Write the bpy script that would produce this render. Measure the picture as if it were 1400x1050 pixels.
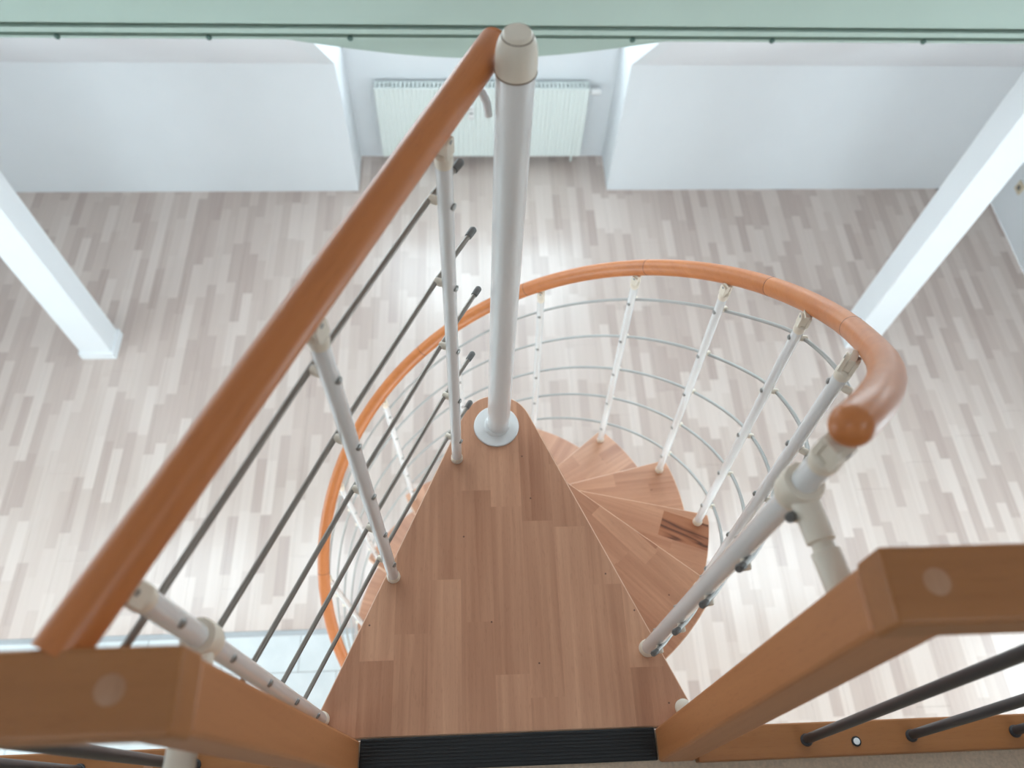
import bpy, math, random
from mathutils import Vector, Matrix
random.seed(7)
for o in list(bpy.data.objects):
    bpy.data.objects.remove(o, do_unlink=True)
S = bpy.context.scene
COL = S.collection
ZU = 2.88                      # level of the upper floor; the lower floor is z = 0

# ---------------------------------------------------------------- camera
def v3(*a): return Vector(a)
F, NX, NY = 1050.0, 656.0, 1130.0
down = v3(NX-700, NY-525, F).normalized()
p1 = v3(-700, 262.6-525, F); p2 = v3(700, 257.0-525, F)
Xc = p1.cross(p2).cross(down).normalized()
if Xc.x < 0: Xc = -Xc
Zc = -down
Yc = Zc.cross(Xc)
# rows of the camera -> world rotation (camera: x right, y down, z forward)
Rm = Matrix((Xc, Yc, Zc))
cam_d = bpy.data.cameras.new('camera')
cam = bpy.data.objects.new('camera', cam_d); COL.objects.link(cam)
right, dn, fw = Rm @ v3(1,0,0), Rm @ v3(0,1,0), Rm @ v3(0,0,1)
m = Matrix((right, -dn, -fw)).transposed().to_4x4()
m.translation = (0, 0, ZU+1.62)
cam.matrix_world = m
cam_d.sensor_fit = 'HORIZONTAL'; cam_d.sensor_width = 36; cam_d.lens = 36*F/1400
cam_d.clip_start = .02
cam_d.dof.use_dof = True
cam_d.dof.focus_distance = 1.45
cam_d.dof.aperture_fstop = 3.1
S.camera = cam

# ---------------------------------------------------------------- sky and exposure
W = bpy.data.worlds.new('sky'); S.world = W; W.use_nodes = True
bg = W.node_tree.nodes['Background']
bg.inputs[0].default_value = (.79, .905, 1.0, 1); bg.inputs[1].default_value = 5.0
S.view_settings.view_transform = 'Standard'; S.view_settings.look = 'None'
S.view_settings.gamma = 1.0; S.view_settings.use_curve_mapping = False
S.view_settings.exposure = 0.47

def portal(name, center, ux, uy, sx, sy):
    """daylight portal in an opening; ux,uy span the opening, light goes along -(ux x uy)"""
    d = bpy.data.lights.new(name, 'AREA'); d.shape = 'RECTANGLE'; d.size = sx; d.size_y = sy
    d.cycles.is_portal = True
    o = bpy.data.objects.new(name, d); COL.objects.link(o)
    ux = Vector(ux).normalized(); uy = Vector(uy).normalized(); uz = ux.cross(uy)
    mm = Matrix((ux, uy, uz)).transposed().to_4x4(); mm.translation = Vector(center)
    o.matrix_world = mm

# room measures (y forward, x right; heights relative to the upper floor, ZU added in the builders)
FL = -2.88                       # lower floor
XL, XR = -4.2, 4.205
YW, YN = 4.354, 4.734            # knee wall, niche back
ZK = -1.72                       # knee wall top
SL = 1.04                        # roof pitch
YR = -.3                         # ridge
ZR = ZK + (YW-YR)*SL
YB = -2.6                        # rear wall
def zroof(y): return ZK + (YW-y)*SL
NXL, NXR = -.862, 1.095          # niche sides
sv = v3(0, -1, SL).normalized()  # up the slope
SKY = [(-3.9, -2.2), (-1.8, -.3), (.4, 1.9), (2.3, 3.9)]
RSKY = [(-1.8, -1.0), (1.0, 1.8)]; RSK0, RSK1 = -.42, -1.0    # unseen roof windows added to lift the gallery-side light: x ranges, y range
SKY0, SKY1 = 2.6, 1.8            # y range of the roof windows
sn = v3(1,0,0).cross(sv)         # roof normal
if sn.z < 0: sn = -sn
for i,(a,b) in enumerate(SKY):
    yc = (SKY0+SKY1)/2
    c = v3((a+b)/2, yc, zroof(yc)+ZU) + sn*.17
    portal('roof_window_daylight', c, (1,0,0), sn.cross(v3(1,0,0)), b-a, (SKY0-SKY1)*math.hypot(1,SL))
rn = v3(0, -sn.y, sn.z)              # normal of the rear roof slope
def zrear(y): return ZR-(YR-y)*SL
for a, b in RSKY:
    yc = (RSK0+RSK1)/2
    c = v3((a+b)/2, yc, zrear(yc)+ZU)+rn*.17
    portal('added_gallery_window_daylight', c, (1,0,0), rn.cross(v3(1,0,0)), b-a, (RSK0-RSK1)*math.hypot(1,SL))
LW = (-1.4, 1.3, -2.45, -.6)          # side windows of the lower room: y0, y1, z0, z1
RW = (-2.1, 2.1, -2.8, -.65)         # glass doors in the rear wall under the gallery: x0, x1, z0, z1
portal('left_window_daylight', (XL-.16, (LW[0]+LW[1])/2, (LW[2]+LW[3])/2+ZU), (0,0,1), (0,1,0), LW[3]-LW[2], LW[1]-LW[0])
portal('right_window_daylight', (XR+.16, (LW[0]+LW[1])/2, (LW[2]+LW[3])/2+ZU), (0,1,0), (0,0,1), LW[1]-LW[0], LW[3]-LW[2])
portal('rear_window_daylight', ((RW[0]+RW[1])/2, YB-.16, (RW[2]+RW[3])/2+ZU), (0,0,1), (1,0,0), RW[3]-RW[2], RW[1]-RW[0])
portal('dormer_daylight', ((NXL+NXR)/2, YN+.14, -1.17+ZU), (1,0,0), (0,0,1), NXR-NXL, 1.3)

# ---------------------------------------------------------------- materials
def lin(c):
    f = lambda u: u/12.92 if u <= .04045 else ((u+.055)/1.055)**2.4
    return tuple(f(x/255) for x in c) + (1,)
class N:
    def __init__(s, name):
        s.m = bpy.data.materials.new(name); s.m.use_nodes = True
        s.t = s.m.node_tree; s.b = s.t.nodes['Principled BSDF']
    def n(s, typ, **kw):
        x = s.t.nodes.new(typ)
        for k, val in kw.items(): setattr(x, k, val)
        return x
    def l(s, a, b): s.t.links.new(a, b)
    def val(s, node, idx, v): node.inputs[idx].default_value = v
    def math(s, op, a, b=None):
        x = s.n('ShaderNodeMath', operation=op)
        for i, q in enumerate((a, b)):
            if q is None: continue
            if isinstance(q, (int, float)): x.inputs[i].default_value = q
            else: s.l(q, x.inputs[i])
        return x.outputs[0]
    def bump(s, h, strength, dist=.002):
        x = s.n('ShaderNodeBump'); x.inputs['Strength'].default_value = strength
        x.inputs['Distance'].default_value = dist
        s.l(h, x.inputs['Height']); s.l(x.outputs[0], s.b.inputs['Normal'])
def plain(name, rgb, rough=.5, metal=0, noise=.04, scale=30, bump=0, coat=0, spec=None):
    M = N(name)
    tc = M.n('ShaderNodeTexCoord'); nz = M.n('ShaderNodeTexNoise')
    nz.inputs['Scale'].default_value = scale; nz.inputs['Detail'].default_value = 4
    M.l(tc.outputs['Object'], nz.inputs['Vector'])
    r = M.n('ShaderNodeValToRGB'); c = lin(rgb)
    r.color_ramp.elements[0].color = tuple(x*(1-noise) for x in c[:3])+(1,)
    r.color_ramp.elements[1].color = tuple(min(1, x*(1+noise)) for x in c[:3])+(1,)
    r.color_ramp.elements[0].position = .3; r.color_ramp.elements[1].position = .7
    M.l(nz.outputs['Fac'], r.inputs[0]); M.l(r.outputs[0], M.b.inputs['Base Color'])
    M.b.inputs['Roughness'].default_value = rough; M.b.inputs['Metallic'].default_value = metal
    if coat: M.b.inputs['Coat Weight'].default_value = coat; M.b.inputs['Coat Roughness'].default_value = .12
    if spec is not None: M.b.inputs['Specular IOR Level'].default_value = spec
    if bump: M.bump(nz.outputs['Fac'], bump)
    return M.m
def wood(name, dark, light, axis=0, rough=.38, rnd=.0, scale=1.0, coat=0, red=0.0, contrast=1.0, specks=False):
    """streaky lacquered beech, grain along local axis; rnd = spread between pieces"""
    M = N(name)
    tc = M.n('ShaderNodeTexCoord'); mp = M.n('ShaderNodeMapping')
    sc = [70*scale]*3; sc[axis] = 2.2*scale; mp.inputs['Scale'].default_value = sc
    oi = M.n('ShaderNodeObjectInfo')
    off = M.n('ShaderNodeVectorMath', operation='SCALE'); off.inputs[0].default_value = (3.1, 5.7, 1.9)
    M.l(oi.outputs['Random'], off.inputs['Scale'])
    add = M.n('ShaderNodeVectorMath', operation='ADD')
    M.l(tc.outputs['Object'], add.inputs[0]); M.l(off.outputs[0], add.inputs[1])
    M.l(add.outputs[0], mp.inputs['Vector'])
    n1 = M.n('ShaderNodeTexNoise'); n1.inputs['Scale'].default_value = 1; n1.inputs['Detail'].default_value = 5
    n1.inputs['Distortion'].default_value = .6
    M.l(mp.outputs[0], n1.inputs['Vector'])
    mp2 = M.n('ShaderNodeMapping'); s2 = [16*scale]*3; s2[axis] = 1.6*scale; mp2.inputs['Scale'].default_value = s2
    M.l(add.outputs[0], mp2.inputs['Vector'])
    n2 = M.n('ShaderNodeTexNoise'); n2.inputs['Scale'].default_value = 1; n2.inputs['Detail'].default_value = 2
    M.l(mp2.outputs[0], n2.inputs['Vector'])
    mix = M.math('ADD', M.math('MULTIPLY', n1.outputs['Fac'], .5*contrast), M.math('MULTIPLY', n2.outputs['Fac'], .5*contrast))
    mix = M.math('ADD', mix, .5-.5*contrast)
    if rnd:
        mix = M.math('ADD', mix, M.math('MULTIPLY', M.math('SUBTRACT', oi.outputs['Random'], .5), rnd))
    r = M.n('ShaderNodeValToRGB')
    r.color_ramp.elements[0].color = lin(dark); r.color_ramp.elements[0].position = .25
    r.color_ramp.elements[1].color = lin(light); r.color_ramp.elements[1].position = .75
    M.l(mix, r.inputs[0])
    # little dark flecks of beech
    mp3 = M.n('ShaderNodeMapping'); s3 = [420*scale]*3; s3[axis] = 60*scale; mp3.inputs['Scale'].default_value = s3
    M.l(add.outputs[0], mp3.inputs['Vector'])
    n3 = M.n('ShaderNodeTexNoise'); n3.inputs['Scale'].default_value = 1
    M.l(mp3.outputs[0], n3.inputs['Vector'])
    fr = M.n('ShaderNodeMapRange'); fr.inputs['From Min'].default_value = .56; fr.inputs['From Max'].default_value = .72
    fr.inputs['To Min'].default_value = 0; fr.inputs['To Max'].default_value = .16
    M.l(n3.outputs['Fac'], fr.inputs['Value'])
    mx = M.n('ShaderNodeMixRGB', blend_type='MULTIPLY'); mx.inputs[2].default_value = (.45, .3, .22, 1)
    M.l(fr.outputs[0], mx.inputs[0]); M.l(r.outputs[0], mx.inputs[1])
    outc = mx.outputs[0]
    if specks:
        vo = M.n('ShaderNodeTexVoronoi', voronoi_dimensions='2D'); vo.inputs['Scale'].default_value = 11
        sx = M.n('ShaderNodeSeparateXYZ'); M.l(tc.outputs['Object'], sx.inputs[0])
        cx = M.n('ShaderNodeCombineXYZ'); M.l(sx.outputs[0], cx.inputs[0]); M.l(sx.outputs[1], cx.inputs[1])
        M.l(cx.outputs[0], vo.inputs['Vector'])
        sc_ = M.n('ShaderNodeSeparateColor'); M.l(vo.outputs['Color'], sc_.inputs[0])
        f = M.math('MULTIPLY', M.math('LESS_THAN', vo.outputs['Distance'], .021), M.math('GREATER_THAN', sc_.outputs[0], .78))
        m2 = M.n('ShaderNodeMixRGB'); m2.inputs[2].default_value = lin((74, 46, 36)); M.l(M.math('MULTIPLY', f, .8), m2.inputs[0]); M.l(outc, m2.inputs[1]); outc = m2.outputs[0]
    M.l(outc, M.b.inputs['Base Color'])
    M.b.inputs['Roughness'].default_value = rough
    if coat: M.b.inputs['Coat Weight'].default_value = coat; M.b.inputs['Coat Roughness'].default_value = .18
    M.bump(n1.outputs['Fac'], .05, .001)
    return M.m
def laminate(name):
    """printed laminate: three rows of staves on each board, board grain along world Y"""
    M = N(name)
    g = M.n('ShaderNodeNewGeometry'); sp = M.n('ShaderNodeSeparateXYZ'); M.l(g.outputs['Position'], sp.inputs[0])
    col = M.math('FLOOR', M.math('DIVIDE', sp.outputs[0], .065))
    w1 = M.n('ShaderNodeTexWhiteNoise', noise_dimensions='1D'); M.l(col, w1.inputs['W'])
    row = M.math('FLOOR', M.math('ADD', M.math('DIVIDE', sp.outputs[1], .36), M.math('MULTIPLY', w1.outputs['Value'], 7.3)))
    cv = M.n('ShaderNodeCombineXYZ'); M.l(col, cv.inputs[0]); M.l(row, cv.inputs[1])
    w2 = M.n('ShaderNodeTexWhiteNoise', noise_dimensions='2D'); M.l(cv.outputs[0], w2.inputs['Vector'])
    mp = M.n('ShaderNodeMapping'); mp.inputs['Scale'].default_value = (75, 2.2, 1)
    ad = M.n('ShaderNodeVectorMath', operation='ADD'); M.l(g.outputs['Position'], ad.inputs[0])
    M.l(w2.outputs['Color'], ad.inputs[1]); M.l(ad.outputs[0], mp.inputs['Vector'])
    nz = M.n('ShaderNodeTexNoise'); nz.inputs['Scale'].default_value = 1; nz.inputs['Detail'].default_value = 5
    M.l(mp.outputs[0], nz.inputs['Vector'])
    f = M.math('ADD', M.math('MULTIPLY', w2.outputs['Value'], .68), M.math('MULTIPLY', nz.outputs['Fac'], .34))
    r = M.n('ShaderNodeValToRGB')
    e = r.color_ramp.elements
    e[0].position = .08; e[0].color = lin((184, 164, 155))
    e[1].position = .95; e[1].color = lin((221, 206, 197))
    x = e.new(.45); x.color = lin((203, 185, 175)); 
    M.l(f, r.inputs[0]); M.l(r.outputs[0], M.b.inputs['Base Color'])
    M.b.inputs['Roughness'].default_value = .2
    M.b.inputs['Specular IOR Level'].default_value = .85
    M.bump(nz.outputs['Fac'], .04, .001)
    return M.m
def knot_wood(name):
    M = N(name)
    tc = M.n('ShaderNodeTexCoord'); mp = M.n('ShaderNodeMapping'); mp.inputs['Scale'].default_value = (6, 24, 5)
    M.l(tc.outputs['Object'], mp.inputs['Vector'])
    nz = M.n('ShaderNodeTexNoise'); nz.inputs['Scale'].default_value = 1; nz.inputs['Detail'].default_value = 1.5; nz.inputs['Distortion'].default_value = .8
    M.l(mp.outputs[0], nz.inputs['Vector'])
    pp = M.math('PINGPONG', M.math('MULTIPLY', nz.outputs['Fac'], 3.4), .5)
    r = M.n('ShaderNodeValToRGB'); e = r.color_ramp.elements
    e[0].position = .02; e[0].color = lin((92, 54, 36)); e[1].position = .34; e[1].color = lin((172, 112, 78))
    x = e.new(.14); x.color = lin((150, 92, 62))
    M.l(pp, r.inputs[0]); M.l(r.outputs[0], M.b.inputs['Base Color'])
    M.b.inputs['Roughness'].default_value = .38
    return M.m
def glassy(name):
    M = N(name); t = M.t
    tr = M.n('ShaderNodeBsdfTransparent'); tr.inputs[0].default_value = (.96, .98, .97, 1)
    gl = M.n('ShaderNodeBsdfGlossy'); gl.inputs['Roughness'].default_value = .02
    mx = M.n('ShaderNodeMixShader'); mx.inputs[0].default_value = .06
    M.l(tr.outputs[0], mx.inputs[1]); M.l(gl.outputs[0], mx.inputs[2])
    M.l(mx.outputs[0], t.nodes['Material Output'].inputs['Surface'])
    return M.m
def tile_mat(name):
    M = N(name)
    tc = M.n('ShaderNodeTexCoord'); nz = M.n('ShaderNodeTexNoise'); nz.inputs['Scale'].default_value = 9; nz.inputs['Detail'].default_value = 6
    M.l(tc.outputs['Object'], nz.inputs['Vector'])
    r = M.n('ShaderNodeValToRGB'); r.color_ramp.elements[0].color = lin((200, 206, 208)); r.color_ramp.elements[1].color = lin((226, 230, 231))
    M.l(nz.outputs['Fac'], r.inputs[0]); M.l(r.outputs[0], M.b.inputs['Base Color']); M.b.inputs['Roughness'].default_value = .25
    return M.m

MT = dict(
    wall=plain('white_wall_paint', (226, 228, 230), .8, noise=.012, scale=3),
    ceil=plain('white_ceiling_paint', (228, 228, 230), .85, noise=.012, scale=3),
    column=plain('white_column_paint', (232, 234, 236), .6, noise=.01, scale=4),
    green=plain('mint_green_paint', (157, 171, 160), .45, noise=.02, scale=4),
    screw=plain('dark_screw', (70, 92, 84), .5, .3),
    lam=laminate('laminate_print'), sub=plain('subfloor', (120, 108, 102), .8),
    tile=tile_mat('pale_tile'), grout=plain('grout', (150, 150, 148), .9), strip=plain('transition_aluminium', (170, 172, 174), .4, .6),
    beech=wood('beech_stave', (168, 112, 82), (222, 168, 134), 0, .36, rnd=.2, coat=.1, contrast=.8, specks=True),
    beechbody=wood('beech_core', (172, 118, 90), (206, 154, 122), 0, .4),
    knot=knot_wood('dark_heart_stave'),
    rail=wood('handrail_beech', (182, 102, 49), (213, 132, 72), 0, .38, scale=.7, coat=.1, contrast=.7),
    gal=wood('gallery_beech', (148, 91, 46), (180, 119, 68), 0, .42, scale=.8, contrast=.6),
    galv=wood('gallery_post_beech', (166, 101, 56), (202, 137, 88), 2, .42, scale=.8, contrast=.6),
    plug=wood('plug_end_grain', (168, 120, 88), (192, 144, 110), 1, .5),
    white=plain('white_powder_coat', (234, 232, 230), .2, noise=.012, scale=12, coat=.5),
    cream=plain('cream_plastic', (232, 219, 201), .42, noise=.02),
    steel=plain('brushed_steel', (150, 142, 134), .36, .85),
    steel2=plain('steel_lit_from_below', (172, 170, 166), .4, .5),  # paler copy of the rod steel, light from below put into its colour
    bolt=plain('zinc_bolt', (150, 148, 144), .35, .7),
    dark=plain('dark_glue_line', (92, 52, 34), .5),
    seam=plain('brown_seam', (128, 106, 84), .6), edge=wood('beech_edge_lit', (206, 160, 130), (228, 186, 156), 0, .35),  # edge: paler beech, the lit line along the nosing put into the colour
    cap=plain('grey_plastic_cap', (104, 100, 96), .5),
    black=plain('black_bar_paint', (66, 66, 68), .38, .2),
    rubber=plain('black_rubber', (26, 26, 27), .6),
    carpet=plain('beige_floor', (206, 182, 158), .9, noise=.12, scale=160, bump=.3),
    rad=plain('radiator_enamel', (228, 234, 230), .32, noise=.01),
    frame=plain('white_window_frame', (236, 238, 240), .4), glass=glassy('window_glass'),
    lcd=plain('meter_display', (92, 100, 98), .3), roof=plain('roof_outside', (120, 110, 105), .9),
    socket=plain('beige_socket', (206, 190, 164), .5),
)

# ---------------------------------------------------------------- mesh builders
class MB:
    def __init__(s): s.v = []; s.f = []; s.mi = []
    def add(s, vs, fs):
        k = len(s.v); s.v += [Vector(q) for q in vs]; s.f += [tuple(i+k for i in f) for f in fs]; return s
    def box(s, x0, x1, y0, y1, z0, z1):
        return s.add([(x, y, z) for z in (z0, z1) for y in (y0, y1) for x in (x0, x1)],
                     [(0,2,3,1), (4,5,7,6), (0,1,5,4), (2,6,7,3), (0,4,6,2), (1,3,7,5)])
    def prism(s, poly, axis, a, b):
        """poly: 2D points (counter-clockwise in the plane of the two other axes, order xyz without axis)"""
        def P(p, t):
            q = list(p); q.insert(axis, t); return tuple(q)
        n = len(poly); vs = [P(p, a) for p in poly]+[P(p, b) for p in poly]
        fs = [tuple(range(n))[::-1], tuple(range(n, 2*n))]+[(i, (i+1) % n, n+(i+1) % n, n+i) for i in range(n)]
        if axis == 1: fs = [f[::-1] for f in fs]
        if a > b: fs = [f[::-1] for f in fs]
        return s.add(vs, fs)
    def tube(s, pts, rad, seg=16, caps=True, dome=None):
        pts = [Vector(p) for p in pts]; n = len(pts)
        rads = rad if isinstance(rad, (list, tuple)) else [rad]*n
        tang = []
        for i in range(n):
            t = (pts[min(i+1, n-1)]-pts[max(i-1, 0)]); tang.append(t.normalized())
        up = Vector((0, 0, 1)) if abs(tang[0].z) < .9 else Vector((1, 0, 0))
        a = tang[0].cross(up).normalized(); k = len(s.v)
        for i in range(n):
            a = (a - tang[i]*a.dot(tang[i])).normalized(); b = tang[i].cross(a)
            for j in range(seg):
                q = 2*math.pi*j/seg
                s.v.append(pts[i]+(a*math.cos(q)+b*math.sin(q))*rads[i])
        for i in range(n-1):
            for j in range(seg):
                j2 = (j+1) % seg
                s.f.append((k+i*seg+j, k+i*seg+j2, k+(i+1)*seg+j2, k+(i+1)*seg+j))
        if caps:
            s.f.append(tuple(k+j for j in range(seg))[::-1]); s.f.append(tuple(k+(n-1)*seg+j for j in range(seg)))
        return s
    def cyl(s, p, q, r, seg=16): return s.tube([p, q], r, seg)
    def lathe(s, prof, c, axis=(0, 0, 1), seg=24):
        """profile of (radius, height) along axis from c"""
        ax = Vector(axis).normalized(); c = Vector(c)
        return s.tube2([c+ax*h for r, h in prof], [max(r, 1e-4) for r, h in prof], ax, seg)
    def tube2(s, pts, rads, ax, seg):
        up = Vector((0, 0, 1)) if abs(ax.z) < .9 else Vector((1, 0, 0))
        a = ax.cross(up).normalized(); b = ax.cross(a); k = len(s.v); n = len(pts)
        for i in range(n):
            for j in range(seg):
                q = 2*math.pi*j/seg; s.v.append(pts[i]+(a*math.cos(q)+b*math.sin(q))*rads[i])
        for i in range(n-1):
            for j in range(seg):
                j2 = (j+1) % seg; s.f.append((k+i*seg+j, k+i*seg+j2, k+(i+1)*seg+j2, k+(i+1)*seg+j))
        s.f.append(tuple(k+j for j in range(seg))[::-1]); s.f.append(tuple(k+(n-1)*seg+j for j in range(seg)))
        return s
    def shear_y(s, k):
        for q in s.v: q.y += k*q.z
        return s
def wloc(o):
    p = Vector((0, 0, 0))
    while o is not None: p += o.location; o = o.parent
    return p
def obj(name, mb, mat, parent=None, origin=None, smooth=False, bevel=0, bseg=2, rel=False):
    """mb in room coordinates relative to the upper floor level; the object's origin is put at `origin`"""
    me = bpy.data.meshes.new(name)
    org = Vector(origin) if origin is not None else Vector((0, 0, 0))
    if rel: vs = mb.v
    else: vs = [q-org for q in mb.v]
    me.from_pydata([tuple(q) for q in vs], [], mb.f); me.update()
    me.materials.append(MT[mat] if isinstance(mat, str) else mat)
    import bmesh
    bm = bmesh.new(); bm.from_mesh(me); bmesh.ops.recalc_face_normals(bm, faces=bm.faces[:]); bm.to_mesh(me); bm.free()
    if smooth:
        me.shade_smooth(); me.set_sharp_from_angle(angle=math.radians(38))
    o = bpy.data.objects.new(name, me); COL.objects.link(o)
    base = wloc(parent) if parent is not None else Vector((0, 0, 0))
    o.location = org + Vector((0, 0, ZU)) - base
    o.parent = parent
    if bevel:
        b = o.modifiers.new('edge', 'BEVEL'); b.width = bevel; b.segments = bseg; b.limit_method = 'ANGLE'; b.angle_limit = math.radians(40)
        b.harden_normals = False
    return o
def copy(o, parent, loc):
    c = o.copy(); COL.objects.link(c); c.parent = parent
    c.location = Vector(loc)+Vector((0, 0, ZU))-wloc(parent)
    return c
def empty(name, loc):
    o = bpy.data.objects.new(name, None); COL.objects.link(o); o.location = Vector(loc)+Vector((0, 0, ZU)); o.empty_display_size = .1
    return o
def tag(o, label, cat, group=None, kind=None):
    o['label'] = label; o['category'] = cat
    if group: o['group'] = group
    if kind: o['kind'] = kind
    return o
def struct(o, label=None, cat=None):
    o['kind'] = 'structure'
    if label: o['label'] = label
    if cat: o['category'] = cat
    return o

# ================================================================ the room
# lower floor: subfloor, laminate boards, pale tiles with a transition strip
TX, TY = -.55, .978
fl = struct(obj('floor', MB().box(XL, XR, YB, YN+.2, FL-.15, FL-.009), 'sub', origin=(0, 0, FL)),
            'pale grey-brown laminate floor of the room below the stairs', 'floor')
bw, bl = .195, 1.292
ci = 0; x = XL
while x < XR-.01:
    x1 = min(x+bw, XR)
    y = YB - ((ci*.43) % 1.0)*bl
    while y < YN:
        y0 = max(y, YB); y1 = min(y+bl, YN)
        if x1 <= TX: y0 = max(y0, TY+.024)
        elif x < TX < x1: y0 = max(y0, TY+.024) if False else y0
        if y1-y0 > .02 and not (y0 > YW-.02 and (x1 < NXL-.1 or x > NXR+.1)):
            g = .0005
            obj('plank', MB().box(x+g, x1-g, y0+g, y1-g, FL-.009, FL), 'lam', fl, origin=((x+x1)/2, (y0+y1)/2, FL))
        y += bl
    x = x1; ci += 1
TXe = XL + bw*math.floor((TX-XL)/bw+1e-6)
tw = .42; r = 0; yt = TY
while yt > YB+.02:
    hgt = .2 if r == 0 else tw
    yb = max(yt-hgt, YB); off = 0 if r % 2 == 0 else tw/2
    xx = -.987 + off + 3*tw
    while xx > XL:
        xa, xb = max(xx-tw, XL), min(xx, TXe)
        if xb-xa > .02:
            obj('tile', MB().box(xa+.002, xb-.002, yb+.002, yt-.002, FL-.009, FL-.0008), 'tile', fl, origin=((xa+xb)/2, (yb+yt)/2, FL), bevel=.0015, bseg=1)
        xx -= tw
    yt = yb; r += 1
obj('grout_bed', MB().box(XL, TXe, YB, TY, FL-.0095, FL-.0025), 'grout', fl, origin=(-2.5, -.8, FL))
obj('transition_strip', MB().prism([(TY-.004, FL-.001), (TY+.03, FL-.001), (TY+.024, FL+.003), (TY+.002, FL+.003)], 0, XL, TXe), 'strip', fl, origin=(-2.5, TY, FL))

# knee wall with the dormer niche
wt = .16
wb = MB().box(XL-.1, NXL-.1, YW, YW+wt, FL, ZK).box(NXR+.1, XR+.1, YW, YW+wt, FL, ZK)
struct(obj('wall_front', wb, 'wall', origin=(0, YW, FL)), 'low white wall on both sides of the radiator niche', 'wall')
ck = [(YW, FL), (YN+.15, FL), (YN+.15, -.5), (YW-(-.5-ZK)/SL, -.5), (YW, ZK)]
for nm, a, b in (('wall_niche_left', NXL-.1, NXL), ('wall_niche_right', NXR, NXR+.1)):
    struct(obj(nm, MB().prism(ck, 0, a, b), 'wall', origin=((a+b)/2, YN, FL)), 'white side wall of the window niche', 'wall')
nb = MB().box(NXL, NXR, YN, YN+.15, FL, -1.8)
struct(obj('wall_niche_back', nb, 'wall', origin=(.1, YN, FL)), 'white wall behind the radiator in the niche', 'wall')
struct(obj('ceiling_niche', MB().box(NXL-.1, NXR+.1, YW-(-.5-ZK)/SL, YN+.15, -.5, -.4), 'ceil', origin=(.1, YW, -.5)), 'white ceiling over the window niche', 'ceiling')
# dormer window
wn = struct(obj('window_1', MB().box(NXL, NXR, YN+.02, YN+.08, -1.8, -1.74).box(NXL, NXR, YN+.02, YN+.08, -.56, -.5)
     .box(NXL, NXL+.06, YN+.02, YN+.08, -1.74, -.56).box(NXR-.06, NXR, YN+.02, YN+.08, -1.74, -.56).box(.085, .145, YN+.02, YN+.08, -1.74, -.56), 'frame', origin=(.1, YN, -1.8)),
     'white framed window over the radiator niche', 'window')
for a, b in ((NXL+.06, .085), (.145, NXR-.06)):
    obj('pane', MB().box(a, b, YN+.045, YN+.053, -1.74, -.56), 'glass', wn, origin=((a+b)/2, YN, -1.2))
obj('window_sill', MB().box(NXL+.002, NXR-.002, YN-.03, YN+.018, -1.798, -1.775), 'frame', wn, origin=(.1, YN, -1.8), bevel=.004)

# side walls follow the roof, rear wall
gab = [(YB-.15, FL), (YW+wt, FL), (YW+wt, zroof(YW+wt)+.1), (YR, ZR+.2), (YB-.15, ZR-(YR-YB)*SL+.1)]
def clip(poly, a, b, c):
    """keep a*x+b*y<=c"""
    out = []
    for i in range(len(poly)):
        p, q = poly[i], poly[(i+1) % len(poly)]
        dp, dq = a*p[0]+b*p[1]-c, a*q[0]+b*q[1]-c
        if dp <= 0: out.append(p)
        if dp*dq < 0:
            t = dp/(dp-dq); out.append((p[0]+(q[0]-p[0])*t, p[1]+(q[1]-p[1])*t))
    return out
wi = 6
def framed(mb_frame, panes, lb, org):
    global wi
    w = struct(obj('window_%d' % wi, mb_frame, 'frame', origin=org), lb, 'window'); wi += 1
    for p in panes: obj('pane', p, 'glass', w, origin=org)
for nm, a, b, lb, wl in (('wall_right', XR, XR+.15, 'white gable wall at the right beyond the column', 'white framed side window in the right wall'), ('wall_left', XL-.15, XL, 'white gable wall at the left', 'white framed side window in the left wall')):
    y0, y1, z0, z1 = LW
    mid = clip(clip(gab, 0, -1, -z0), 0, 1, z1)
    g = MB()
    for p in (clip(gab, 0, 1, z0), clip(gab, 0, -1, -z1), clip(mid, 1, 0, y0), clip(mid, -1, 0, -y1)): g.prism(p, 0, a, b)
    struct(obj(nm, g, 'wall', origin=(a, 0, FL)), lb, 'wall')
    c0, c1 = a+.05, a+.1; ym = (y0+y1)/2
    f_ = MB().box(c0, c1, y0, y1, z0, z0+.06).box(c0, c1, y0, y1, z1-.06, z1).box(c0, c1, y0, y0+.06, z0+.06, z1-.06).box(c0, c1, y1-.06, y1, z0+.06, z1-.06).box(c0, c1, ym-.03, ym+.03, z0+.06, z1-.06)
    framed(f_, [MB().box(c0+.02, c0+.028, y0+.06, ym-.03, z0+.06, z1-.06), MB().box(c0+.02, c0+.028, ym+.03, y1-.06, z0+.06, z1-.06)], wl, (a, ym, z0))
x0, x1, z0, z1 = RW
struct(obj('wall_rear', MB().box(XL, XR, YB-.15, YB, FL, z0).box(XL, XR, YB-.15, YB, z1, ZR-(YR-YB)*SL).box(XL, x0, YB-.15, YB, z0, z1).box(x1, XR, YB-.15, YB, z0, z1), 'wall', origin=(0, YB, FL)), 'white rear wall behind the gallery', 'wall')
f_ = MB().box(x0, x1, YB-.1, YB-.05, z0, z0+.06).box(x0, x1, YB-.1, YB-.05, z1-.06, z1); ps = []
for i in range(5):
    xx = x0+(x1-x0)*i/4; xa, xb = max(xx-.03, x0), min(xx+.03, x1); f_.box(xa, xb, YB-.1, YB-.05, z0+.06, z1-.06)
    if i < 4: ps.append(MB().box(xx+.03, xx+(x1-x0)/4-.03, YB-.08, YB-.072, z0+.06, z1-.06))
framed(f_, ps, 'white framed glass doors in the rear wall under the gallery', (0, YB, z0))
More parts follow.
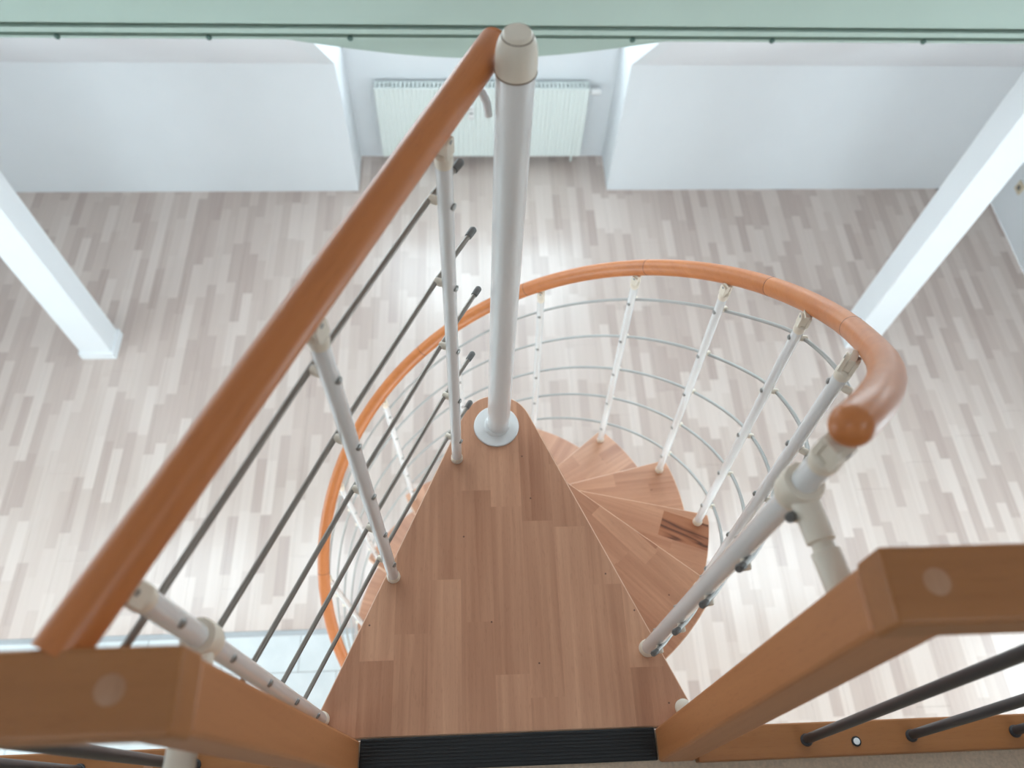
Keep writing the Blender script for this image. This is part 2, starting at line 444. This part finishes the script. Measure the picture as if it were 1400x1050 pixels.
# sloped ceiling: strips round the roof windows and the dormer
def slope(mb, x0, x1, ya, yb, th=.16):
    """roof slab between ya (low) and yb (high)"""
    n = sn*th
    c = [v3(xx, yy, zroof(yy)) for xx, yy in ((x0, ya), (x1, ya), (x1, yb), (x0, yb))]
    return mb.add([*c, *[q+n for q in c]], [(0,3,2,1), (4,5,6,7), (0,1,5,4), (1,2,6,5), (2,3,7,6), (3,0,4,7)])
rm = MB(); yd = YW-(-.5-ZK)/SL
slope(rm, XL, NXL-.1, YW+wt, yd); slope(rm, NXR+.1, XR, YW+wt, yd); slope(rm, XL, XR, yd, SKY0)
xs = [XL]+[q for ab in SKY for q in ab]+[XR]
for i in range(0, len(xs), 2): slope(rm, xs[i], xs[i+1], SKY0, SKY1)
slope(rm, XL, XR, SKY1, YR)
def rslope(mb, x0, x1, ya, yb, h0=0, h1=.16):
    c = [v3(xx, yy, zrear(yy)) for xx, yy in ((x0, ya), (x1, ya), (x1, yb), (x0, yb))]
    return mb.add([*[q+rn*h0 for q in c], *[q+rn*h1 for q in c]], [(0,3,2,1), (4,5,6,7), (0,1,5,4), (1,2,6,5), (2,3,7,6), (3,0,4,7)])
rslope(rm, XL, XR, YR, RSK0); rslope(rm, XL, XR, RSK1, YB)
xs = [XL]+[q for ab in RSKY for q in ab]+[XR]
for i in range(0, len(xs), 2): rslope(rm, xs[i], xs[i+1], RSK0, RSK1)
struct(obj('ceiling', rm, 'ceil', origin=(0, 1, 1)), 'white sloping ceiling above the knee wall', 'ceiling')
for i, (a, b) in enumerate(SKY):
    fm = MB(); t = .05
    def sbox(mb, x0, x1, ya, yb, h0, h1):
        c = [v3(xx, yy, zroof(yy)) for xx, yy in ((x0, ya), (x1, ya), (x1, yb), (x0, yb))]
        return mb.add([*[q+sn*h0 for q in c], *[q+sn*h1 for q in c]], [(0,3,2,1), (4,5,6,7), (0,1,5,4), (1,2,6,5), (2,3,7,6), (3,0,4,7)])
    sbox(fm, a, a+t, SKY0, SKY1, .06, .14); sbox(fm, b-t, b, SKY0, SKY1, .06, .14)
    sbox(fm, a+t, b-t, SKY0, SKY0-t, .06, .14); sbox(fm, a+t, b-t, SKY1+t, SKY1, .06, .14)
    w = struct(obj('window_%d' % (i+2), fm, 'frame', origin=((a+b)/2, 1.6, zroof(1.6))), 'white framed roof window in the sloping ceiling', 'window')
    obj('pane', sbox(MB(), a+t, b-t, SKY0-t, SKY1+t, .095, .103), 'glass', w, origin=((a+b)/2, 1.6, zroof(1.6)))

for a, b in RSKY:
    t = .05; fm = MB()
    rslope(fm, a, a+t, RSK0, RSK1, .06, .14); rslope(fm, b-t, b, RSK0, RSK1, .06, .14)
    rslope(fm, a+t, b-t, RSK0, RSK0-t, .06, .14); rslope(fm, a+t, b-t, RSK1+t, RSK1, .06, .14)
    framed(fm, [rslope(MB(), a+t, b-t, RSK0-t, RSK1+t, .095, .103)], 'unseen white framed roof window added over the gallery for light', ((a+b)/2, -1.2, zrear(-1.2)))
# upper floor slab (gallery)
YE = .15
struct(obj('floor_gallery', MB().box(XL, XR, YB, YE, -.26, -.002), 'carpet', origin=(0, YE, 0)), 'beige floor of the upper gallery at the bottom edge', 'floor')

# columns
def column(x0, x1, label):
    y0, y1 = 2.845, 3.02
    c = obj('column', MB().box(x0, x1, y0, y1, FL, -.455), 'column', origin=((x0+x1)/2, (y0+y1)/2, FL), bevel=.006)
    tag(c, label, 'column', 'columns carrying the green beam')
    obj('base_collar', MB().box(x0-.013, x1+.013, y0-.013, y1+.013, FL, FL+.07), 'column', c, origin=((x0+x1)/2, (y0+y1)/2, FL), bevel=.004)
column(-2.605, -2.402, 'white square column at the left with a collar at its foot')
column(2.652, 2.852, 'white square column at the right behind the spiral handrail')

# mint green beam on the columns
prof = [(2.832, .12), (2.832, -.366), (2.858, -.366), (2.858, -.390), (2.834, -.390), (2.834, -.412), (2.872, -.412), (2.872, -.437), (2.852, -.441), (2.852, -.452), (3.03, -.452), (3.03, .12)]
bmn = obj('beam', MB().prism(prof[::-1], 0, XL+.001, XR-.001), 'green', origin=(0, 2.93, -.452))
tag(bmn, 'mint green painted beam across the room along the top edge', 'beam')
arc = [(.86, -.453), (-.76, -.453)]
for i in range(33):
    t = i/32; arc.append((-.76+1.62*t, -.486-.088*math.sin(math.pi*t)))
obj('bowed_board', MB().prism(arc, 1, 2.90, 2.96), 'green', bmn, origin=(.04, 2.93, -.46))
for xx in (-2.3, -1.66, -1.055, -.48, .09, .7, 1.30, 1.965, 2.6):
    obj('screw', MB().lathe([(.012, 0), (.012, .006), (.007, .010)], (xx, 2.853, -.444), (0, -1, 0), 10), 'screw', bmn, origin=(xx, 2.85, -.444))

# radiator
x0, x1 = -.67, .89; z0, z1 = -2.785, -2.137; yf = 4.628
rd = empty('radiator', (.11, yf+.04, FL)); tag(rd, 'white ribbed panel radiator in the window niche', 'radiator')
nr = 46; pr = [(x0, yf+.012)]; pw = (x1-x0-.04)/nr
pr.append((x0, yf)); 
for i in range(nr):
    a = x0+.02+i*pw
    pr += [(a, yf), (a+pw*.12, yf+.007), (a+pw*.38, yf+.007), (a+pw*.5, yf)]
pr += [(x1, yf), (x1, yf+.012)]
obj('front_panel', MB().prism(pr, 2, z0, z1-.006), 'rad', rd, origin=(.11, yf, z0))
obj('rear_panel', MB().box(x0, x1, yf+.065, yf+.08, z0, z1-.006), 'rad', rd, origin=(.11, yf+.07, z0))
for a, b in ((x0-.004, x0+.001), (x1-.001, x1+.004)):
    obj('side_cover', MB().box(a, b, yf+.004, yf+.082, z0+.02, z1), 'rad', rd, origin=(a, yf+.04, z0))
tg = MB(); n = 52
tg.box(x0, x1, yf+.002, yf+.010, z1-.006, z1).box(x0, x1, yf+.074, yf+.082, z1-.006, z1)
for i in range(n):
    a = x0+(x1-x0)*i/n; tg.box(a, a+.018, yf+.01, yf+.074, z1-.004, z1)
obj('top_grille', tg, 'rad', rd, origin=(.11, yf+.04, z1))
for a in (x0+.2, x1-.2):
    obj('wall_bracket', MB().box(a-.02, a+.02, yf+.08, YN-.001, z0+.05, z1-.05), 'rad', rd, origin=(a, YN, z0))
kn = obj('thermostat_knob', MB().lathe([(.012, 0), (.02, .01), (.024, .03), (.023, .075), (.018, .085), (.001, .086)], (x1+.012, yf+.05, -2.2), (1, 0, 0), 16), 'white', rd, origin=(x1+.04, yf+.05, -2.2), smooth=True)
for a in (x0+.06, x1-.06):
    obj('pipe', MB().cyl((a, yf+.05, FL), (a, yf+.05, z0+.02), .009, 10), 'rad', rd, origin=(a, yf+.05, FL), smooth=True)
hm = obj('heat_meter', MB().box(.005, .047, yf-.024, yf+.001, -2.40, -2.28), 'white', rd, origin=(.026, yf, -2.35), bevel=.004)
obj('display', MB().box(.013, .039, yf-.0255, yf-.0235, -2.345, -2.333), 'lcd', hm, origin=(.026, yf-.024, -2.34))
for zz in (-2.30, -2.387): obj('printed_line', MB().box(.014, .038, yf-.025, yf-.0235, zz, zz+.004), 'lcd', hm, origin=(.026, yf-.024, zz))

# little socket on the right wall
sk = obj('wall_socket', MB().box(XR-.012, XR, 4.02, 4.10, -2.61, -2.53), 'socket', origin=(XR, 4.06, -2.57), bevel=.004)
tag(sk, 'small beige socket plate on the right wall near the corner', 'socket')
obj('plug_hole', MB().cyl((XR-.0135, 4.06, -2.57), (XR-.0115, 4.06, -2.57), .02, 16), 'cap', sk, origin=(XR, 4.06, -2.57))

# ================================================================ spiral staircase
PX, PY = .055, .816
ST = 26.3; RS = .24; TH0 = -60.3; RB = .592
ss = empty('spiral_staircase', (PX, PY, FL))
tag(ss, 'beech and white metal spiral staircase with railed landing around one central pole', 'staircase')
def pol(th, r, z): a = math.radians(th); return v3(PX+r*math.cos(a), PY+r*math.sin(a), z)
def zb(th): return -RS/ST*(th-TH0)

def area(p): return .5*sum(p[i][0]*p[(i+1) % len(p)][1]-p[(i+1) % len(p)][0]*p[i][1] for i in range(len(p)))
RH = .082
def tread_outline(half_out, rout):
    """convex outline, axis along +x, hub at the origin"""
    # straight sides tangent to the hub circle and through the outer corner
    cy = rout*math.sin(half_out); cx = rout*math.cos(half_out)
    d = math.hypot(cx, cy); ga = math.atan2(cy, cx) - math.asin(RH/d)   # direction of the upper side
    pts = []
    a0 = math.pi/2+ga
    for i in range(15):
        a = a0+(2*math.pi-2*a0)*i/14; pts.append((RH*math.cos(a), RH*math.sin(a)))
    # lower side to outer arc with rounded corners
    rc = .022
    arcp = [(-half_out+2*half_out*i/16) for i in range(17)]
    out = []
    for i, a in enumerate(arcp):
        if i == 0: out += [(cx-rc*math.cos(ga), -(cy-rc*math.sin(ga))), (cx*.9965, -cy*.988)]
        elif i == 16: out += [(cx*.9965, cy*.988), (cx-rc*math.cos(ga), cy-rc*math.sin(ga))]
        else: out.append((rout*math.cos(a), rout*math.sin(a)))
    return pts+out
def make_tread(outline, axis_deg, z, rowedges, cuts, label=None, knot=None, name='tread', th=.04):
    """part mesh (core) with one child mesh per stave; local x runs along the tread axis"""
    zt = .012
    core = MB().prism(outline, 2, -th, -zt)
    t = obj(name, core, 'beechbody', ss, origin=(PX, PY, z), rel=True)
    t.rotation_euler.z = math.radians(axis_deg)
    if label: t['label'] = label
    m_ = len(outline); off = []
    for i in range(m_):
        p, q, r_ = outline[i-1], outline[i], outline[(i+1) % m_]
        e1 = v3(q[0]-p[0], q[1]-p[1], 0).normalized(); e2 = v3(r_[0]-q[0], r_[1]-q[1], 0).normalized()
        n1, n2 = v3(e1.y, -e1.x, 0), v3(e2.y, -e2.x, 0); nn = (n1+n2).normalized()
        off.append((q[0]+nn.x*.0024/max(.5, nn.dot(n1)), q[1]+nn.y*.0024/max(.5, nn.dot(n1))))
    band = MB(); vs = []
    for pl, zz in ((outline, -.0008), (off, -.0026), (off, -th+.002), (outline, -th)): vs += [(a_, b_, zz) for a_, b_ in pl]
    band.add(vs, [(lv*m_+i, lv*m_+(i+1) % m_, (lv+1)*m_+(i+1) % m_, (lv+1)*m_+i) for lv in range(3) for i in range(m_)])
    eb = obj('lit_edge_band', band, 'edge', None, rel=True); eb.parent = t; eb.location = (0, 0, 0)  # pale band paints in the highlight of the rounded nosing
    k = 0
    for i in range(len(rowedges)-1):
        ya, yb = rowedges[i], rowedges[i+1]
        xs = [-1]+cuts[i % len(cuts)]+[2]
        for j in range(len(xs)-1):
            p = clip(clip(clip(clip(outline, 0, -1, -ya), 0, 1, yb), -1, 0, -xs[j]), 1, 0, xs[j+1])
            if len(p) < 3 or abs(area(p)) < 2e-4: continue
            mbx = MB().prism(p, 2, -zt, 0 - (.0001 if (i+j) % 2 else .00025))
            mat = 'knot' if knot == (i, j) else 'beech'
            o = obj('stave', mbx, mat, None, rel=True)
            o.parent = t; o.location = (0, 0, 0)
            if mat == 'knot': o['label'] = 'dark heartwood stave with black veins'
            k += 1
    return t
# landing: widens from the pole hub to the gallery edge
L = PY-.157
ga = math.radians(23.8)
lo = []
a0 = math.pi/2+ga
for i in range(15):
    a = a0+(2*math.pi-2*a0)*i/14; lo.append((RH*math.cos(a), RH*math.sin(a)))
sx, sy = RH*math.cos(-a0), RH*math.sin(-a0)
yo = abs(sy)+(L-sx)*math.tan(ga)
lo += [(L, -yo), (L, yo)]
rows = [-.46, -.374, -.306, -.238, -.17, -.102, -.034, .034, .102, .17, .238, .306, .374, .46]
# local y grows towards +X of the room
rows = [q+.016 for q in rows]
cuts = [[.30], [.42], [.27, .52], [.47], [.36], [.16, .45], [.20, .555], [.235, .60], [.10, .25], [.38], [.31, .55], [.44], [.5]]
make_tread(lo, -90, 0, rows, cuts, 'triangular beech landing tread at the top', name='landing_tread')
HO = math.radians(15.6); ROUT = .625
for k in range(1, 12):
    rng = random.Random(100+k)
    w = .048; o0 = rng.uniform(-.02, .0)
    rows = [-.24+o0+i*w for i in range(11)]
    cuts = [sorted([rng.uniform(.15, .3), rng.uniform(.38, .56)]) for i in range(10)]
    kn = None
    if k == 2:
        rows = [-.2, -.145, -.09, -.045, .005, .055, .105-.0, .142, .24]
        rows = [-.2, -.14, -.085, -.035, .015, .062, .139, .2]
        cuts = [[.3], [.22, .5], [.4], [.18, .44], [.33, .52], [.477], [.3]]
        kn = (5, 1)
    th = TH0+ST*k
    make_tread(tread_outline(HO, ROUT), th+2.2-15.6, -RS*k, rows, cuts, 'wedge-shaped beech tread %s' % ('with a dark veined stave' if k == 2 else 'below the landing'), kn)

# central pole with cap, flange and spacers
cp = obj('center_pole', MB().cyl((PX, PY, FL), (PX+.006, PY, .985), .0255, 40), 'white', ss, origin=(PX, PY, FL), smooth=True)
obj('flange', MB().lathe([(.053, 0), (.053, .003), (.0515, .0045), (.03, .0055)], (PX, PY, 0), seg=48), 'white', cp, origin=(PX, PY, 0), smooth=True)
obj('pole_collar', MB().lathe([(.0295, .004), (.0295, .008), (.027, .012), (.0255, .013)], (PX, PY, 0), seg=40), 'white', cp, origin=(PX, PY, 0), smooth=True)
obj('pole_cap', MB().lathe([(.0262, 0), (.0268, .003), (.0268, .014), (.0262, .027), (.0243, .038), (.0215, .046), (.0197, .0485)], (PX+.006, PY, .985), seg=40), 'cream', cp, origin=(PX, PY, .98), smooth=True)
obj('cap_disc', MB().lathe([(.0185, .0455), (.0188, .051), (.0165, .0545), (.009, .0563), (.001, .0566)], (PX+.006, PY, .985), seg=40), 'cream', cp, origin=(PX, PY, 1.03), smooth=True)
obj('cap_seam', MB().lathe([(.0266, -.0012), (.0273, -.0006), (.0273, .0003), (.0266, .0009)], (PX+.006, PY, .985), seg=40), 'seam', cp, origin=(PX, PY, .985), smooth=True)
obj('disc_seam', MB().lathe([(.0196, .0475), (.0199, .0492), (.0188, .0492)], (PX+.006, PY, .985), seg=40), 'seam', cp, origin=(PX, PY, 1.03), smooth=True)
obj('base_plate', MB().lathe([(.12, 0), (.12, .008), (.06, .012), (.04, .03)], (PX, PY, FL), seg=40), 'white', cp, origin=(PX, PY, FL), smooth=True)
for k in range(1, 12):
    obj('hub_spacer', MB().lathe([(.045, -.2), (.045, -.002), (.06, 0)][0:2], (PX, PY, -RS*(k-1)-.041), seg=32), 'white', cp, origin=(PX, PY, -RS*k), smooth=True)

# balusters
ZRod = [.102, .285, .468, .652, .835]
clip_me = MB().lathe([(.0055, 0), (.0057, .004), (.0066, .006), (.0066, .015), (.0055, .017)], (0, 0, 0), (1, 0, 0), 14)
bolt_me = MB().lathe([(.0048, 0), (.0055, .001), (.0055, .004), (.003, .0055)], (0, 0, 0), (1, 0, 0), 10)
proto = {}
def small(name, mb, mat, parent, loc, ang):
    if name not in proto:
        o = obj(name, mb, mat, parent, rel=True, smooth=True); proto[name] = o
        o.location = Vector(loc)+v3(0, 0, ZU)-wloc(parent)
    else: o = copy(proto[name], parent, loc)
    o.rotation_euler.z = ang
    return o
def baluster(base, top, r, out_ang, rail_dir, rods, rail_r=.021, cap_r=None, label=None):
    """tube with foot cap, forked joint under the rail, clips outside and bolt heads inside"""
    base, top = Vector(base), Vector(top); ax = (top-base).normalized()
    b = obj('baluster', MB().cyl(base+ax*.002, top-ax*.045, r, 20), 'white', ss, origin=base, smooth=True)
    if label: b['label'] = label
    cr = cap_r or r*1.22
    obj('foot_cap', MB().lathe([(cr, 0), (cr, .006), (cr*.97, .011), (r*1.02, .016), (r*1.0, .017)], base, (0, 0, 1), 24), 'cream', b, origin=base, smooth=True)
    # joint: sleeve and two cheeks clasping a tongue
    jb = top-ax*.05
    obj('joint_sleeve', MB().lathe([(r*1.02, 0), (r*1.1, .004), (r*1.1, .017), (r*.8, .021)], jb, ax, 20), 'cream', b, origin=jb, smooth=True)
    d = Vector(rail_dir); d = (d-ax*d.dot(ax)).normalized(); s = ax.cross(d)
    ck = MB()
    for sg in (-1, 1):
        pr = []
        for i in range(9):
            a = math.pi*i/8; pr.append((math.cos(a)*r*.85, .042+math.sin(a)*r*.5))
        pr = [(-r*.85, .018)]+pr[::-1]+[(r*.85, .018)]
        q0 = [jb+s*(sg*r*.45)+d*u+ax*h for u, h in pr]; q1 = [jb+s*(sg*r*.95)+d*u+ax*h for u, h in pr]
        m_ = len(pr)
        ck.add(q0+q1, [tuple(range(m_)), tuple(range(m_, 2*m_))[::-1]]+[(i, (i+1) % m_, m_+(i+1) % m_, m_+i) for i in range(m_)])
    obj('joint_fork', ck, 'cream', b, origin=jb)
    tg = MB(); w = r*.42
    q = [(-r*.7, .022), (r*.7, .022), (r*.75, .046), (r*1.0, .052), (-r*1.0, .052), (-r*.75, .046)]
    q0 = [jb-s*w+d*u+ax*h for u, h in q]; q1 = [jb+s*w+d*u+ax*h for u, h in q]
    tg.add(q0+q1, [tuple(range(6)), tuple(range(6, 12))[::-1]]+[(i, (i+1) % 6, 6+(i+1) % 6, 6+i) for i in range(6)])
    obj('joint_tongue', tg, 'cream', b, origin=jb)
    obj('joint_screw', MB().cyl(jb-s*r*1.02+ax*.042, jb+s*r*1.02+ax*.042, r*.27, 10), 'bolt', b, origin=jb, smooth=True)
    o2 = v3(math.cos(out_ang), math.sin(out_ang), 0)
    for z in rods:
        c = base+ax*(z/ax.z)
        small('clip', clip_me, 'cream', b, c+o2*(r-.003), out_ang)
        small('bolt', bolt_me, 'bolt', b, c-o2*(r-.002), out_ang+math.pi)
    return b

# landing rail on the left
A, B, C = v3(-.038, .735, 0), v3(-.173, .465, 0), v3(-.301, .191, 0)
t = (A-C).normalized(); outv = v3(-t.y, t.x, 0); oang = math.atan2(outv.y, outv.x)
HR = .977; LN = v3(.0, 0, 0)
for q, nm, r in ((A, 'white baluster next to the pole', .0112), (B, 'white baluster in the middle of the landing rail', .0116), (C, 'white baluster beside the left wooden post', .0125)):
    ln = v3(.007, 0, 0) if q is not C else v3(0, 0, 0)
    baluster(q, q+v3(0, 0, HR-.021)+ln, r, oang, t, ZRod, label=nm)
def rail_pt(s): return A+t*s
RO = .024
for i, z in enumerate(ZRod):
    e = (.075, .115, .135, .105, .09)[::-1][i]
    p0 = C-t*.055+outv*RO+v3(0, 0, z); p1 = A+t*e+outv*RO*.6+v3(0, 0, z)
    pts = [p0, C+outv*RO+v3(0, 0, z), B+outv*RO+v3(.003, 0, z), A+outv*RO+v3(.006, 0, z), p1+v3(.004, 0, 0)]
    rod = obj('rod', MB().tube(pts, .0043, 12), 'steel', ss, origin=p0, smooth=True)
    dirn = (pts[4]-pts[3]).normalized()
    obj('rod_cap', MB().lathe([(.0058, -.012), (.0062, -.002), (.0062, .006), (.004, .009)], pts[4], dirn, 14), 'cap', rod, origin=pts[4], smooth=True)
sa, sb = -(A-C).length-.068, .158
hr = MB(); pts = []; rads = []
n = 20
for i in range(n+1):
    s = sa+(sb-sa)*i/n; pts.append(A+t*s+v3(.004*i/n, 0, HR)); rads.append(.0212)
pts += [pts[-1]+t*.002, pts[-1]+t*.004]; rads += [.0198, .014]
# local frame along the rail so that the grain follows it
hrr = obj('handrail', hr.tube(pts, rads, 28), 'rail', ss, origin=C+v3(0, 0, HR), smooth=True)
ang = math.atan2(t.y, t.x)
hrr.data.transform(Matrix.Rotation(-ang, 4, 'Z')); hrr.rotation_euler.z = ang
hrr['label'] = 'straight round wooden handrail of the landing'
ep = pts[n]
obj('rail_end_disc', MB().cyl(ep+t*.001, ep+t*.006, .0208, 28), 'rail', ss, origin=ep, smooth=True)
# bracket from the rail to the pole
bp = v3(.008, .822, .957)
obj('rail_bracket', MB().tube([bp, v3(.019, .817, .951), v3(.025, .811, .940), v3(.0275, .808, .921)], [.0055, .006, .0055, .005], 12), 'white', ss, origin=bp, smooth=True)

# stair balusters
tops = {1: (-24.0, .565, .665), 2: (1.4, .592, None), 3: (24.8, .595, None), 4: (49.0, .597, None), 5: (74.7, .599, None)}
def zrail(th): return 1.01+zb(th)
# handrail centre line
hp = [pol(-60.2, .588, 1.002), pol(-58, .586, .995), pol(-55.6, .5835, .984), pol(-50, .5765, .946), pol(-45, .574, .898), pol(-38, .574, .832), pol(-31, .580, .765), pol(-23.4, .590, .682), pol(-16, .602, .609)]
th = -9.0
while th < 262: hp.append(pol(th, .61, zrail(th))); th += 4.0
def smoothpts(P, it=2):
    for _ in range(it):
        Q = [P[0]]
        for i in range(1, len(P)-1): Q.append((P[i-1]+P[i]*2+P[i+1])/4)
        Q.append(P[-1]); P = Q
    return P
hp = smoothpts(hp, 2)
SEG = [0, 9, 15, 23, 31, 39, 47, 56, 64, 72, len(hp)-1]
for i in range(len(SEG)-1):
    pts = hp[SEG[i]:SEG[i+1]+1]
    # leave a hair joint between the glued rail pieces
    pts = list(pts)
    if i > 0: pts[0] = pts[0].lerp(pts[1], .012)
    rads = [.0212]*len(pts)
    sg = obj('handrail_segment', MB().tube(pts, rads, 28), 'rail', ss, origin=pts[len(pts)//2], smooth=True)
    d = (pts[-1]-pts[0]); a = math.atan2(d.y, d.x)
    sg.data.transform(Matrix.Rotation(-a, 4, 'Z')); sg.rotation_euler.z = a
    if i:
        jd = (pts[1]-pts[0]).normalized()
        jr = MB().tube2([pts[0]-jd*.0007, pts[0]+jd*.0007], [.02145, .02145], jd, 28)
        jo = obj('glue_joint', jr, 'dark', ss, origin=pts[0], smooth=True)
d0 = (hp[0]-hp[1]).normalized()
pr = [(.0212*math.cos(math.pi/2*i/8), .0208*math.sin(math.pi/2*i/8)) for i in range(9)]
obj('rail_end_dome', MB().lathe(pr, hp[0]-d0*.0005, d0, 32), 'rail', ss, origin=hp[0], smooth=True)['label'] = 'rounded end of the spiral handrail'
dom = bpy.data.objects
def tang(th): a = math.radians(th); return v3(-math.sin(a), math.cos(a), -RS/ST*180/math.pi/RB)
# start baluster on the landing
D = pol(TH0, RB, 0)
baluster(D, D+v3(0, 0, .975), .0145, math.radians(TH0-25), tang(TH0), ZRod, label='thick white start baluster of the spiral rail on the landing')
for k in range(1, 12):
    th = TH0+ST*k; base = pol(th, RB, -RS*k)
    if k in tops:
        a, rr, z = tops[k]; z = z if z is not None else zrail(a)-.021
    else:
        a, rr = th+3.4, .60; z = zrail(a)-.021
    baluster(base, pol(a, rr, z), .0118 if k == 1 else .0108, math.radians(th+1.5), tang(th), ZRod)
# curved rods on the outside of the balusters
for i, z in enumerate(ZRod):
    pts = []; th = TH0-2.5
    while th <= TH0+ST*11+3:
        u = z/.95
        k = (th-TH0)/ST
        lean = 10*math.exp(-((k-1)/1.6)**2)+3.2 if k > 0 else 0
        lean = min(lean, 9)*min(1, max(0, k))
        a = th+lean*u
        rr = RB+.021-(.018*u*max(0, 1-abs(k-1)) )
        if 0 < k < 1: rr -= .03*math.sin(math.pi*k)
        pts.append(pol(a, rr, zb(th)+z)); th += 3.0
    rod = obj('curved_rod', MB().tube(smoothpts(pts, 2), .0042, 10), 'steel2', ss, origin=pts[0], smooth=True)
    dirn = (pts[0]-pts[1]).normalized()
    obj('rod_cap', MB().lathe([(.0052, -.008), (.0056, 0), (.0056, .008), (.004, .010)], pts[0], dirn, 12), 'cap', rod, origin=pts[0], smooth=True)
# clamps tying the railings to the wooden posts
def clamp(c, z, r, end, ar, name_label, step=False):
    c = v3(c.x, c.y, z)
    k = obj('post_clamp', MB().lathe([(r, -.018), (r+.0065, -.018), (r+.008, -.012), (r+.008, .012), (r+.0065, .018), (r, .018)], c, (0, 0, 1), 28), 'cream', ss, origin=c, smooth=True)
    k['label'] = name_label
    e = Vector(end); d = (e-c).normalized(); ln = (e-c).length
    pf = [(ar*.9, r), (ar, r+.004), (ar, ln)] if not step else [(ar*1.05, r), (ar*1.05, r+.046), (ar*.8, r+.0475), (ar*.8, r+.0555), (ar*1.05, r+.057), (ar*1.05, ln)]
    obj('clamp_arm', MB().lathe(pf, c, d, 24), 'cream', k, origin=c, smooth=True)
clamp(D, .862, .0150, (.367, .186, .862), .0145, 'cream clamp on the start baluster', True)
clamp(C, .737, .0128, (-.3048, .045, .737), .0155, 'cream clamp on the left landing baluster')
cap2 = obj('hole_cover', MB().lathe([(.0165, 0), (.0165, .005), (.013, .008), (.001, .009)], (.405, .187, 0), seg=24), 'cream', ss, origin=(.405, .187, 0), smooth=True)

# ================================================================ gallery railings and threshold
def gallery(sgn, xin, ky, label, bars, plug, bolts):
    """wooden post at the opening, flat top rail, bottom rail with upright black bars; sgn +1 right, -1 left"""
    g = empty('gallery_railing', (xin+sgn*.5, .12, 0)); tag(g, label, 'railing', 'wooden gallery railings beside the stair opening')
    def X(a, b): return (min(xin+sgn*a, xin+sgn*b), max(xin+sgn*a, xin+sgn*b))
    far = 3.6
    a, b = X(0, .068 if sgn > 0 else .062)
    obj('post', MB().box(a, b, .092, .152, 0, .948).shear_y(ky), 'galv', g, origin=((a+b)/2, .12, 0), bevel=.005)
    a, b = X(-.001, far)
    tr = obj('top_rail', MB().box(a, b, .088, .154, .949, .995).shear_y(ky), 'gal', g, origin=(xin+sgn*.3, .12, .95), bevel=.004, bseg=3)
    a, b = X(.07, far)
    br = obj('bottom_rail', MB().box(a, b, .088, .149, .0, .03), 'galv', g, origin=(xin+sgn*.3, .12, 0), bevel=.003)
    br.data.materials[0] = MT['gal']
    for q in bars:
        obj('bar', MB().tube([(q, .118, .02), (q, .118, .955)], .0088, 16).shear_y(ky), 'black', g, origin=(q, .118, 0), smooth=True)
        obj('bar_ferrule', MB().lathe([(.0115, 0), (.0115, .003), (.0092, .006)], (q, .118, .03), seg=18), 'black', g, origin=(q, .118, .03), smooth=True)
    px = plug
    zt = .995; yy = .121+ky*zt
    obj('wood_plug', MB().lathe([(.0115, -.004), (.0115, .0002), (.0112, .0004)], (px, yy+.001, zt), seg=28), 'plug', tr, origin=(px, yy, zt), smooth=True)
    for q in bolts:
        bo = obj('bolt', MB().lathe([(.0092, -.002), (.0092, .0015), (.008, .002)], (q, .112, .03), seg=18), 'rubber', br, origin=(q, .112, .03), smooth=True)
    # posts along the rail out of the picture
    for d in (1.75, 3.53):
        a, b = X(d, d+.068)
        obj('post', MB().box(a, b, .092, .152, .03, .948).shear_y(ky), 'galv', g, origin=((a+b)/2, .12, 0), bevel=.005)
    return br
sp = .2065
xr, xl = .3435, -.2265
brr = gallery(1, xr, .040, 'wooden gallery railing with black bars at the lower right corner', [.626+sp*i for i in range(6)]+[xr+1.9+sp*i for i in range(8)], .385, [.722])
for q in (.722,):
    obj('bolt_head', MB().lathe([(.0062, 0), (.0062, .0012), (.005, .0016)], (q, .112, .032), seg=16), 'white', brr, origin=(q, .112, .032), smooth=True)
brl = gallery(-1, xl, -.022, 'wooden gallery railing with black bars at the lower left corner', [-.52-sp*i+.0 for i in range(6)]+[xl-1.9-sp*i for i in range(8)], -.276, [])
obj('wood_plug', MB().lathe([(.0085, 0), (.0085, .0008)], (-.604, .116, .03), seg=18), 'plug', brl, origin=(-.604, .116, .03))
ts = obj('threshold_strip', MB().box(xl+.002, xr-.002, .096, .1535, -.004, .004), 'rubber', origin=(.06, .125, 0), bevel=.0015)
tag(ts, 'black ribbed rubber threshold strip between the wooden posts', 'threshold strip')
for i in range(9):
    y = .0992+i*.0062
    obj('rib', MB().box(xl+.004, xr-.004, y, y+.0034, .004, .0052), 'rubber', ts, origin=(.06, y, .004))
